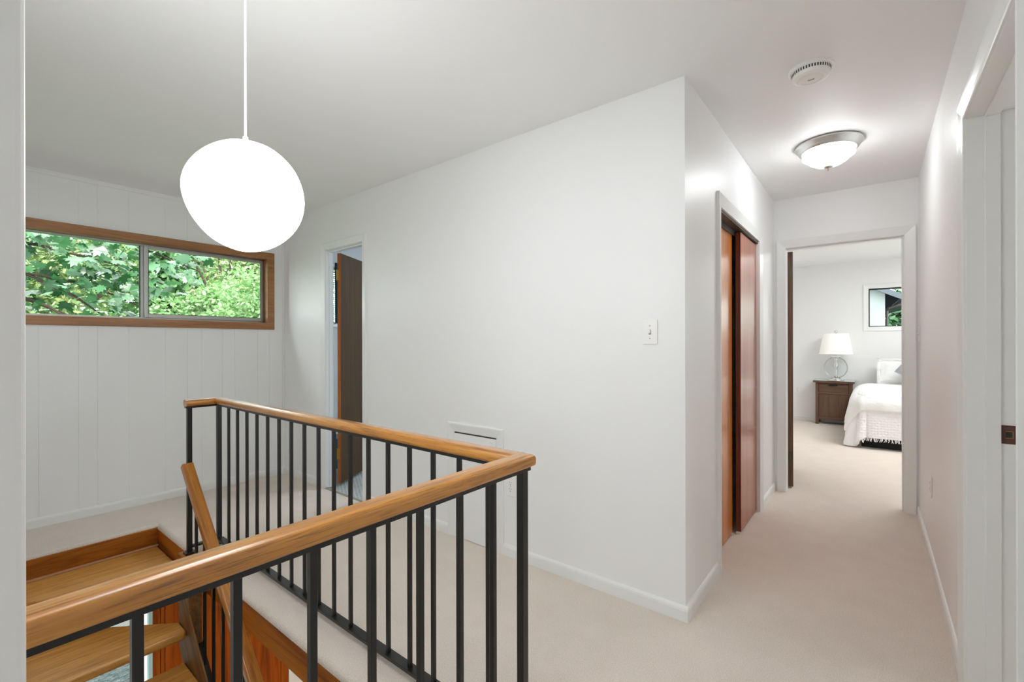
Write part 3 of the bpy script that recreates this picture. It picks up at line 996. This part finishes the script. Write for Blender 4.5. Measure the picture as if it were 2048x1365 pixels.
NS = 72
rt_ = [rad(-math.pi + 2 * math.pi * (k + 0.5) / NS) for k in range(NS)]
for _ in range(8):
    rt_ = [(rt_[k - 1] + 2 * rt_[k] + rt_[(k + 1) % NS]) / 4 for k in range(NS)]
rings = []
for i in range(1, 36):
    ph = math.pi * i / 36
    ring = []
    for k in range(NS):
        t = -math.pi + 2 * math.pi * (k + 0.5) / NS
        rr = rt_[k] * PX
        ring.append(gc + rr * math.sin(ph) * (math.cos(t) * _r + math.sin(t) * _u) + 112 * PX * math.cos(ph) * (gc - EYE).normalized())
    rings.append(ring)
MB().loft(rings).build('globe', M['globe'], p, smooth=True)
top = EYE + T * ((491 - 1024) / F_PX * _r2 + (CY - 279) / F_PX * _u2 + _f)
MB().tube([(top.x, top.y, top.z - 0.004), (top.x, top.y, H - 0.02)], 0.0032, 10).build('cord', M['cord'], p)
MB().lathe([(0.0, -0.012), (0.007, -0.012), (0.007, 0.006), (0.004, 0.009), (0, 0.009)], (top.x, top.y, top.z), 20).build('cap', M['cord'], p)
MB().lathe([(0.0, -0.03), (0.04, -0.026), (0.055, -0.004), (0.055, 0), (0, 0)], (top.x, top.y, H), 28).build('canopy', M['plastic'], p, smooth=True)

fx, fy = -0.212, 3.372
p = empty('flush_ceiling_light', (fx, fy, H), 'lit white dome ceiling light with nickel ring in the hall', 'ceiling light')
MB().lathe([(0.10, 0), (0.172, 0), (0.176, -0.006), (0.172, -0.016), (0.160, -0.026), (0.158, -0.034), (0.150, -0.046), (0.138, -0.052), (0.132, -0.046), (0.10, -0.03)], (fx, fy, H), 48).build('ring', M['nickel'], p, smooth=True)
MB().lathe([(0.137, -0.044), (0.133, -0.078), (0.120, -0.085), (0.098, -0.108), (0.068, -0.126), (0.034, -0.136), (0.004, -0.138)], (fx, fy, H), 48).build('glass_dome', M['dome'], p, smooth=True)
MB().lathe([(0.0, -0.132), (0.024, -0.134), (0.026, -0.141), (0.018, -0.148), (0.007, -0.152), (0.009, -0.159), (0.0, -0.164)], (fx, fy, H), 20).build('finial', M['nickel'], p, smooth=True)

sx, sy = -0.213, 2.400
p = empty('smoke_detector', (sx, sy, H), 'round white smoke detector on the hall ceiling', 'smoke detector')
MB().lathe([(0.0, 0), (0.086, 0), (0.086, -0.010), (0.080, -0.014), (0.074, -0.014), (0.072, -0.030), (0.068, -0.040), (0.056, -0.046), (0.0, -0.048)], (sx, sy, H), 48).build('body', M['plastic'], p, bevel=0)
mb = MB()
for k in range(44):
    t = 2 * math.pi * k / 44
    c_, s_ = math.cos(t), math.sin(t)
    q = []
    for rr, tt in ((0.0745, -1), (0.0745, 1)):
        q.append((rr * c_ - tt * 0.0026 * s_, rr * s_ + tt * 0.0026 * c_))
    mb.add([(sx + q[0][0], sy + q[0][1], H - 0.015), (sx + q[1][0], sy + q[1][1], H - 0.015), (sx + q[1][0] * .978, sy + q[1][1] * .978, H - 0.027), (sx + q[0][0] * .978, sy + q[0][1] * .978, H - 0.027)], [(0, 1, 2, 3)])
mb.build('vent_slots', M['slot'], p)
MB().lathe([(0.040, -0.0470), (0.043, -0.0495), (0.046, -0.0470)], (sx, sy, H), 40).build('rim', M['plastic'], p, smooth=True)
B(sx - 0.012, sx + 0.012, sy - 0.003, sy + 0.003, H - 0.0505, H - 0.047).build('test_button', M['grey_slot'], p)

# ------------------------------------------------------------------ bathroom things
tag(MB().loft([[(-4.49 + 0.006 * math.sin(k * 1.3), 2.634 + 0.012 * k, z) for k in range(8)] + [(-4.482 + 0.006 * math.sin(k * 1.3), 2.634 + 0.012 * k, z) for k in range(7, -1, -1)] for z in (1.478, 2.12)]).build('curtain', M['teal']),
    'dark teal curtain strip beside the bathroom window', 'curtain')
mb = MB().lathe([(0.0, 0.0), (0.10, 0.0), (0.125, 0.30), (0.130, 0.31), (0.122, 0.31), (0.098, 0.012), (0.0, 0.012)], (-4.33, 2.58, -0.008), 28)
tag(mb.build('waste_bin', M['bluebin'], smooth=True), 'blue bin in the bathroom, seen past the open door edge', 'bin')

# ------------------------------------------------------------------ bedroom things
nx0, nx1, ny0, ny1 = -0.705, -0.245, 8.475, 8.745
n = empty('nightstand', ((nx0 + nx1) / 2, 8.6, 0), 'dark walnut nightstand with drawer and door beside the bed', 'nightstand')
for x in (nx0, nx1 - 0.042):
    for y in (ny0, ny1 - 0.042):
        B(x, x + 0.042, y, y + 0.042, 0, 0.645).build('leg', M['walnut'], n, bevel=0.002)
B(nx0 - 0.03, nx1 + 0.03, ny0 - 0.03, ny1 + 0.015, 0.645, 0.674).build('top', M['walnut_x'], n, bevel=0.003)
B(nx0 - 0.028, nx1 + 0.028, ny0 - 0.028, ny1 + 0.013, 0.674, 0.679).build('glass_top', M['topglass'], n)
mb = MB().box(nx0 + 0.008, nx0 + 0.025, ny0 + 0.042, ny1 - 0.042, 0.09, 0.645).box(nx1 - 0.025, nx1 - 0.008, ny0 + 0.042, ny1 - 0.042, 0.09, 0.645).box(nx0 + 0.042, nx1 - 0.042, ny1 - 0.03, ny1 - 0.015, 0.09, 0.645)
mb.build('side_panels', M['walnut'], n)
for z0, z1 in ((0.625, 0.645), (0.470, 0.498), (0.075, 0.125)):
    B(nx0 + 0.042, nx1 - 0.042, ny0 + 0.006, ny0 + 0.026, z0, z1).build('rail', M['walnut_x'], n, bevel=0.001)
dr = B(nx0 + 0.045, nx1 - 0.045, ny0 + 0.012, ny0 + 0.03, 0.500, 0.623).build('drawer', M['walnut_x'], n, bevel=0.002)
B(-0.535, -0.425, ny0 - 0.012, ny0 + 0.012, 0.598, 0.618).build('handle', M['black'], dr, bevel=0.002)
mb = MB()
w3 = (nx1 - nx0 - 0.09) / 3
for k in range(3):
    mb.box(nx0 + 0.045 + k * w3 + 0.0002, nx0 + 0.045 + (k + 1) * w3 - 0.0002, ny0 + 0.012, ny0 + 0.03, 0.128, 0.467)
mb.build('door', M['walnut'], n, bevel=0.001)

lx, ly, lz = -0.449, 8.545, 0.679
L = empty('table_lamp', (lx, ly, lz), 'clear glass globe table lamp with white shade on the nightstand', 'table lamp')
MB().lathe([(0, 0), (0.105, 0), (0.108, 0.012), (0.095, 0.020), (0.075, 0.024), (0.072, 0.038), (0.055, 0.044), (0, 0.044)], (lx, ly, lz), 36).build('base', M['chrome'], L, smooth=True)
MB().lathe([(0.006, 0.044), (0.022, 0.05), (0.026, 0.09), (0.017, 0.11), (0.024, 0.135), (0.017, 0.155), (0.018, 0.18), (0.034, 0.215), (0.034, 0.24), (0.018, 0.275), (0.02, 0.30), (0.032, 0.315), (0.024, 0.33), (0.024, 0.345), (0.07, 0.352), (0.07, 0.366), (0.015, 0.372), (0.015, 0.42), (0.0, 0.42)], (lx, ly, lz), 28).build('stem', M['chrome'], L, smooth=True)
pr = []
for k in range(25):
    a_ = -math.pi / 2 + math.radians(17) + (math.pi - math.radians(37)) * k / 24
    pr.append((0.150 * math.cos(a_), 0.197 + 0.163 * math.sin(a_)))
MB().lathe(pr, (lx, ly, lz), 48).build('glass_globe', M['lampglass'], L, smooth=True)
MB().lathe([(0.212, 0.405), (0.160, 0.715), (0.157, 0.715), (0.209, 0.405), (0.212, 0.405)], (lx, ly, lz), 48).build('lamp_shade', M['shade'], L, smooth=False)
for o in L.children:
    if o.name.startswith('lamp_shade'):
        for q in o.data.polygons: q.use_smooth = True
        o.data.set_sharp_from_angle(angle=math.radians(40))
MB().lathe([(0, 0.70), (0.01, 0.705), (0.01, 0.722), (0.024, 0.735), (0.028, 0.748), (0.018, 0.762), (0, 0.766)], (lx, ly, lz), 20).build('finial', M['chrome'], L, smooth=True)

bx0, bx1, by0, by1, bz = -0.115, 1.55, 6.955, 8.68, 0.60
bed = empty('bed', ((bx0 + bx1) / 2, 7.8, 0), 'bed with charcoal base skirt under white bedding', 'bed')
B(bx0, bx1, by0, by1, 0.0, 0.30).build('bed_skirt', M['skirt'], bed, bevel=0.01)
B(bx0, bx1, by0 - 0.005, by1, 0.30, bz).build('mattress', M['pillow'], bed, bevel=0.05, seg=4)


def drape(x0, y0, zt, left, foot, top_len, width, nl, nf, flare, r=0.05, seed=1, wave=0.01, thick=0.012, fl_y=None):
    """cloth over a bed corner: left/foot = overhang lengths"""
    rnd = random.Random(seed)
    fl_y = flare if fl_y is None else fl_y
    ss = [-left + (left) * i / nl for i in range(nl)] + [width * i / 14 for i in range(15)]
    ts = [-foot + (foot) * i / nf for i in range(nf)] + [top_len * i / 16 for i in range(17)]
    vs_ = []
    for t in ts:
        for s in ss:
            a_, b_ = min(s, 0), min(t, 0)
            dd = math.hypot(a_, b_)
            if dd > 0:
                ux, uy = a_ / dd, b_ / dd
                # quarter circle of radius r, then a hanging, slightly flaring fall
                arc = r * math.pi / 2
                if dd < arc:
                    h_, z_ = r * math.sin(dd / r), -r * (1 - math.cos(dd / r))
                else:
                    fall = dd - arc
                    fx_ = flare * abs(ux) + fl_y * abs(uy)
                    h_, z_ = r + fall * fx_, -r - fall * math.sqrt(max(0, 1 - fx_ * fx_))
                if abs(ux) > 0.999:
                    h_ += wave * math.sin(t * 13 + seed) * min(1, dd * 2)
                elif abs(uy) > 0.999:
                    h_ += wave * math.sin(s * 11 + seed * 2) * min(1, dd * 2)
                else:
                    h_ += wave * 2 * math.sin(math.atan2(uy, ux) * 9) * min(1, dd * 1.5)
                x = x0 + max(s, 0) + ux * h_
                y = y0 + max(t, 0) + uy * h_
                z = zt + z_
            else:
                x, y, z = x0 + s, y0 + t, zt + 0.006 * math.sin(s * 5 + t * 4 + seed)
            z = max(z, 0.012)
            vs_.append((x, y, z))
    n_ = len(ss)
    fs = [(j * n_ + i, j * n_ + i + 1, (j + 1) * n_ + i + 1, (j + 1) * n_ + i) for j in range(len(ts) - 1) for i in range(n_ - 1)]
    mb_ = MB()
    mb_.add(vs_, fs)
    return mb_, ss, ts, vs_


mb, *_ = drape(bx0 + 0.055, by0 + 0.06, 0.655, 0.50, 0.30, 1.35, 1.45, 18, 12, 0.20, 0.17, 3, 0.010, fl_y=0.02)
o = mb.build('duvet', M['duvet'], smooth=True, recalc=True)
sd = o.modifiers.new('thickness', 'SOLIDIFY'); sd.thickness = 0.03; sd.offset = 0
sb = o.modifiers.new('smooth', 'SUBSURF'); sb.levels = 1; sb.render_levels = 2
tag(o, 'smooth white duvet over the bed, hanging at the left side', 'duvet')
mb, ss, ts, vv = drape(bx0 + 0.065, by0 + 0.05, 0.680, 0.66, 0.625, 0.30, 1.45, 20, 22, 0.17, 0.13, 7, 0.014, fl_y=0.09)
o = mb.build('bed_throw', M['throw'], smooth=True)
sd = o.modifiers.new('thickness', 'SOLIDIFY'); sd.thickness = 0.012; sd.offset = 1
sb = o.modifiers.new('smooth', 'SUBSURF'); sb.levels = 1; sb.render_levels = 2
tag(o, 'white waffle-textured fringed throw hanging over the foot of the bed', 'throw')
fr = MB()
n_ = len(ss)
rnd = random.Random(5)
hem = [Vector(vv[i]) for i in range(n_)]
for i in range(n_ - 1):
    A_, B_ = hem[i], hem[i + 1]
    cnt = max(1, int((B_ - A_).length / 0.014))
    for k in range(cnt):
        q = A_.lerp(B_, (k + rnd.random() * 0.6) / cnt)
        if q.z < 0.06: continue
        fr.tube([q + Vector((0, 0, 0.006)), q + Vector((rnd.uniform(-.008, .008), rnd.uniform(-.012, .002), -0.018)), q + Vector((rnd.uniform(-.016, .016), rnd.uniform(-.018, .002), -0.036))], [0.004, 0.0045, 0.003], 5)
tag(fr.build('fringe', M['throw'], o), kind='stuff')


def pillow(name, c, w_, h_, d_, tilt, yaw, mat, label, flange=0.0, roll=0.0):
    mb_ = MB()
    N = 14
    top_, bot_ = [], []
    for sgn, store in ((1, top_), (-1, bot_)):
        for j in range(N + 1):
            for i in range(N + 1):
                u_, v_2 = -1 + 2 * i / N, -1 + 2 * j / N
                e = max(0, (1 - abs(u_) ** 2.6)) * max(0, (1 - abs(v_2) ** 2.6))
                pin = 1 - 0.05 * (1 - abs(u_)) * abs(v_2) - 0.05 * (1 - abs(v_2)) * abs(u_)
                store.append((u_ * w_ / 2 * pin, sgn * d_ / 2 * e ** 0.5, v_2 * h_ / 2 * pin))
    n2 = N + 1
    fs = [(j * n2 + i, j * n2 + i + 1, (j + 1) * n2 + i + 1, (j + 1) * n2 + i) for j in range(N) for i in range(N)]
    Rm = Matrix.Translation(Vector(c)) @ Matrix.Rotation(yaw, 4, 'Z') @ Matrix.Rotation(tilt, 4, 'X') @ Matrix.Rotation(roll, 4, 'Y')
    mb_.add([Rm @ Vector(q) for q in top_], fs)
    mb_.add([Rm @ Vector(q) for q in bot_], fs)
    if flange:
        for a0_, a1_, b0_, b1_ in ((-1, 1, 1, 1), (-1, 1, -1, -1), (-1, -1, -1, 1), (1, 1, -1, 1)):
            pts = []
            for k in range(9):
                u_, v_2 = a0_ + (a1_ - a0_) * k / 8, b0_ + (b1_ - b0_) * k / 8
                sc_ = 1.0
                pts.append((Vector((u_ * w_ / 2 * .97, 0, v_2 * h_ / 2 * .97)), Vector((u_ * (w_ / 2 + (flange if a0_ == a1_ else flange * 1.0)), 0.008 * math.sin(k * 2.1), v_2 * (h_ / 2 + flange)))))
            for thk in (0.0015,):
                mb_.loft([[Rm @ (q0 + Vector((0, thk, 0))), Rm @ (q1 + Vector((0, thk, 0))), Rm @ (q1 - Vector((0, thk, 0))), Rm @ (q0 - Vector((0, thk, 0)))] for q0, q1 in pts])
    o_ = mb_.build(name, mat, smooth=True)
    bmx = bmesh.new(); bmx.from_mesh(o_.data); bmesh.ops.remove_doubles(bmx, verts=bmx.verts, dist=0.0005); bmx.to_mesh(o_.data); bmx.free()
    return tag(o_, label, 'pillow')


pillow('pillow', (0.43, 8.50, 0.835), 0.72, 0.34, 0.15, math.radians(-16), 0, M['pillow'], 'white flanged pillow leaning against the bedroom wall', 0.03)
pillow('pillow', (0.475, 8.24, 0.905), 0.36, 0.36, 0.11, math.radians(-20), 0, M['pillow_g'], 'grey pillow in front of the white one', roll=math.radians(33))

# ------------------------------------------------------------------ outdoors
struct(B(-60, -4.7, -40, 40, -3.2, -2.95).build('ground', M['soil']))
tag(B(-8.6, -4.68, -3, 5, -2.95, -2.90).build('gravel', M['gravel']), 'blue grey gravel bed outside the lower glass', 'gravel', kind='stuff')
tag(B(-11.0, -8.6, -4, 2.6, -2.95, -2.89).build('walkway', M['walk']), 'pale exposed aggregate walk beyond the gravel', 'walkway')

MAPLE = [(0.02, -0.30), (0.26, -0.36), (0.20, -0.20), (0.48, -0.14), (0.40, -0.02), (0.64, 0.16), (0.45, 0.16), (0.47, 0.31), (0.23, 0.20), (0.20, 0.34), (0.27, 0.52), (0.11, 0.50), (0, 0.80)]
MAPLE = MAPLE + [(-x, y) for x, y in MAPLE[-2::-1]]
OVAL = [(0, -0.5), (0.24, -0.1), (0.16, 0.28), (0, 0.5), (-0.16, 0.28), (-0.24, -0.1)]


def leaf(mb_, c, size, shape, rnd, droop=0.7, spread=math.pi, face=None):
    z = Vector((rnd.gauss(0, 1), rnd.gauss(0, 1), rnd.gauss(0, 1) + droop))
    if face: z += Vector(face)
    z.normalize()
    t = Vector((rnd.gauss(0, 1), rnd.gauss(0, 1), rnd.gauss(0, .5) - 0.6))
    yv = (t - t.dot(z) * z).normalized()
    xv = yv.cross(z)
    n0 = len(mb_.v)
    fold = rnd.uniform(0.05, 0.35)
    for px, py in shape:
        q = c + size * (px * xv + py * yv - fold * abs(px) * z - 0.15 * py * py * z)
        mb_.v.append(tuple(q))
    mb_.f.append(tuple(range(n0, n0 + len(shape))))


def blob_tree(name, c, rx, ry, rz, nleaf, lsize, mat, label, cat, trunk_h=0.0, trunk_r=0.1, seed=1, lumps=10, group=None):
    rnd = random.Random(seed)
    t = empty(name, (c[0], c[1], -2.95), label, cat, group)
    lob = []
    for _ in range(lumps):
        v = Vector((rnd.gauss(0, 1), rnd.gauss(0, 1), rnd.gauss(0, 1))).normalized()
        s = rnd.uniform(0.45, 0.75)
        lob.append((Vector((c[0] + v.x * rx * s * .8, c[1] + v.y * ry * s * .8, c[2] + v.z * rz * s * .8)), rnd.uniform(0.38, 0.6)))
    mb_ = MB()
    for _ in range(nleaf):
        lc, s = rnd.choice(lob)
        v = Vector((rnd.gauss(0.5, 1), rnd.gauss(0, 1), rnd.gauss(0.2, 1))).normalized() * rnd.uniform(0.72, 1.03)
        q = lc + Vector((v.x * rx * s, v.y * ry * s, v.z * rz * s))
        if q.z < -2.9: continue
        leaf(mb_, q, lsize * rnd.uniform(0.7, 1.3), OVAL, rnd, 0.6, face=(v.x * 0.8, v.y * 0.8, v.z * 0.8))
    tag(mb_.build('foliage', mat, t, recalc=False), kind='stuff')
    tb = MB()
    top_ = c[2]
    tb.tube([(c[0], c[1], -2.95), (c[0] + 0.05, c[1] + 0.04, (-2.95 + top_) / 2), (c[0] + 0.02, c[1] - 0.06, top_)], [trunk_r, trunk_r * 0.85, trunk_r * 0.6], 9)
    for _ in range(5):
        v = Vector((rnd.gauss(0, 1), rnd.gauss(0, 1), abs(rnd.gauss(0.6, .5)))).normalized()
        e = Vector(c) + Vector((v.x * rx * .7, v.y * ry * .7, v.z * rz * .7))
        s0 = Vector((c[0], c[1], top_ - rz * 0.4))
        tb.tube([s0, s0.lerp(e, 0.5) + Vector((0, 0, 0.1)), e], [trunk_r * .5, trunk_r * .35, trunk_r * .12], 6)
    tb.build('trunk', M['bark'], t)
    return t


# near maple: limbs reach in from the left of the window
rnd = random.Random(11)
mt = empty('maple_tree', (-7.3, -1.6, -2.95), 'near maple with big lobed leaves filling the left window pane', 'tree')
tb = MB()
tb.tube([(-7.3, -1.6, -2.95), (-7.25, -1.5, 0.0), (-7.2, -1.4, 2.2), (-7.1, -1.3, 4.5)], [0.2, 0.17, 0.14, 0.08], 10)
limbs = [
    [(-7.2, -1.4, 1.55), (-6.2, -0.3, 1.86), (-5.85, 0.45, 1.90), (-5.7, 0.9, 1.80), (-5.65, 1.22, 1.64)],
    [(-7.2, -1.4, 1.9), (-6.1, -0.2, 2.20), (-5.8, 0.55, 2.14), (-5.65, 1.05, 2.02), (-5.6, 1.42, 1.86)],
    [(-7.2, -1.4, 2.3), (-6.0, 0.0, 2.42), (-5.7, 0.8, 2.34), (-5.6, 1.3, 2.18), (-5.55, 1.72, 2.02)],
    [(-7.2, -1.4, 1.2), (-6.3, -0.2, 1.72), (-5.95, 0.5, 1.66), (-5.8, 0.85, 1.48)],
    [(-5.85, 0.45, 1.90), (-5.8, 0.80, 1.70), (-5.75, 1.02, 1.50)],
    [(-5.8, 0.2, 1.78), (-5.78, 0.62, 1.60), (-5.76, 0.78, 1.46)],
]
for l in limbs:
    nl_ = len(l)
    tb.tube(l, [0.020 - 0.014 * i / (nl_ - 1) for i in range(nl_)], 7)
tb.build('trunk', M['bark'], mt)
mb = MB()
for li, l in enumerate(limbs):
    pts = [Vector(q) for q in l]
    for i in range(len(pts) - 1):
        cnt = int((pts[i + 1] - pts[i]).length * (78 if li < 3 else 16))
        if i == 0 and li < 4: cnt //= 3
        for k in range(cnt):
            q = pts[i].lerp(pts[i + 1], rnd.random())
            q = q + Vector((rnd.gauss(0, 0.15), rnd.gauss(0, 0.13), rnd.gauss(-0.04, 0.085)))
            leaf(mb, q, rnd.uniform(0.085, 0.145), MAPLE, rnd, 0.9, face=(0.8, -0.2, 0.5))
tag(mb.build('foliage', M['maple'], mt, recalc=False), kind='stuff')

blob_tree('shrub', (-10.3, 4.3, 0.9), 1.5, 1.3, 1.95, 9000, 0.105, M['shrub'], 'bright green bushy shrub behind the right half of the right window pane', 'shrub', seed=21, lumps=12)
blob_tree('shrub', (-13.4, 4.35, 1.0), 1.4, 1.7, 2.0, 9000, 0.13, M['shrub'], 'bright green shrub just right of the window mullion', 'shrub', seed=22, lumps=12)
blob_tree('shrub', (-12.6, 1.4, 0.7), 1.3, 1.2, 1.8, 8000, 0.10, M['shrub'], 'pale green shrub low behind the maple branch', 'shrub', seed=23, lumps=12)
blob_tree('tree', (-19.0, 2.3, 2.9), 2.6, 2.3, 4.2, 11000, 0.17, M['autumn'], 'tall yellow-green tree above the shrubs, behind the maple', 'tree', trunk_r=0.16, seed=24, lumps=14)
blob_tree('tree', (-19.0, 6.9, 3.0), 2.6, 2.3, 4.2, 11000, 0.17, M['autumn'], 'tall yellowing tree above the shrubs in the right pane', 'tree', trunk_r=0.16, seed=25, lumps=14)
blob_tree('tree', (-27, 6.6, 4.0), 3.6, 3.2, 6.5, 11000, 0.34, M['hedge'], 'dense green tree far behind, between the two yellowing trees', 'tree', trunk_r=0.2, seed=26, lumps=16)
blob_tree('tree', (-27, 13.0, 4.0), 4.0, 3.4, 6.5, 7000, 0.34, M['hedge'], 'dense green tree at the far right of the window view', 'tree', trunk_r=0.2, seed=27, lumps=16)
blob_tree('tree', (-27, 0.2, 4.0), 4.0, 3.4, 6.5, 6000, 0.34, M['hedge'], 'dense green tree far off behind the maple', 'tree', trunk_r=0.2, seed=28, lumps=16)

# house wing and tree beyond the bedroom window
hw_ = empty('house_wing', (0, 11.5, -2.95), 'white house wing with grey eave seen through the bedroom window', 'house')
B(-3.0, 0.175, 11.0, 14.0, -2.95, 2.3).build('wall', M['ext_white'], hw_)
MB().prism([(-3.0, 10.8, 2.34), (-0.16, 10.8, 2.34), (0.40, 10.8, 2.04), (0.40, 10.8, 2.142), (-0.10, 10.8, 2.425), (-3.0, 10.8, 2.425)], (0, 0.05, 0)).build('fascia', M['ext_grey'], hw_)
MB().prism([(0.177, 11.3, 1.90), (0.55, 11.3, 2.01), (0.55, 11.3, 2.06), (0.177, 11.3, 2.27)], (0, 2.5, 0)).build('soffit', M['ext_dark'], hw_)
MB().prism([(-3.0, 10.85, 2.35), (-0.12, 10.85, 2.35), (0.40, 10.85, 2.07), (0.40, 10.85, 2.13), (-0.10, 10.85, 2.42), (-3.0, 10.85, 2.42)], (0, 3.3, 0)).build('roof', M['ext_dark'], hw_)
MB().tube([(0.205, 11.25, -2.9), (0.205, 11.25, 1.86), (0.225, 11.25, 1.91), (0.27, 11.25, 1.93), (0.62, 11.25, 2.03)], 0.024, 10).build('downspout', M['spout'], hw_)
MB().tube([(0.268, 11.2, 1.942), (0.402, 11.2, 2.085)], 0.006, 6).build('brace', M['spout'], hw_)
blob_tree('tree', (1.2, 17.2, 0.6), 2.2, 2.0, 3.0, 24000, 0.17, M['maple'], 'green tree seen through the bedroom window', 'tree', trunk_r=0.12, seed=31, lumps=22)
struct(B(-20, 25, 9.2, 60, -3.2, -2.95).build('ground.001', M['soil']))
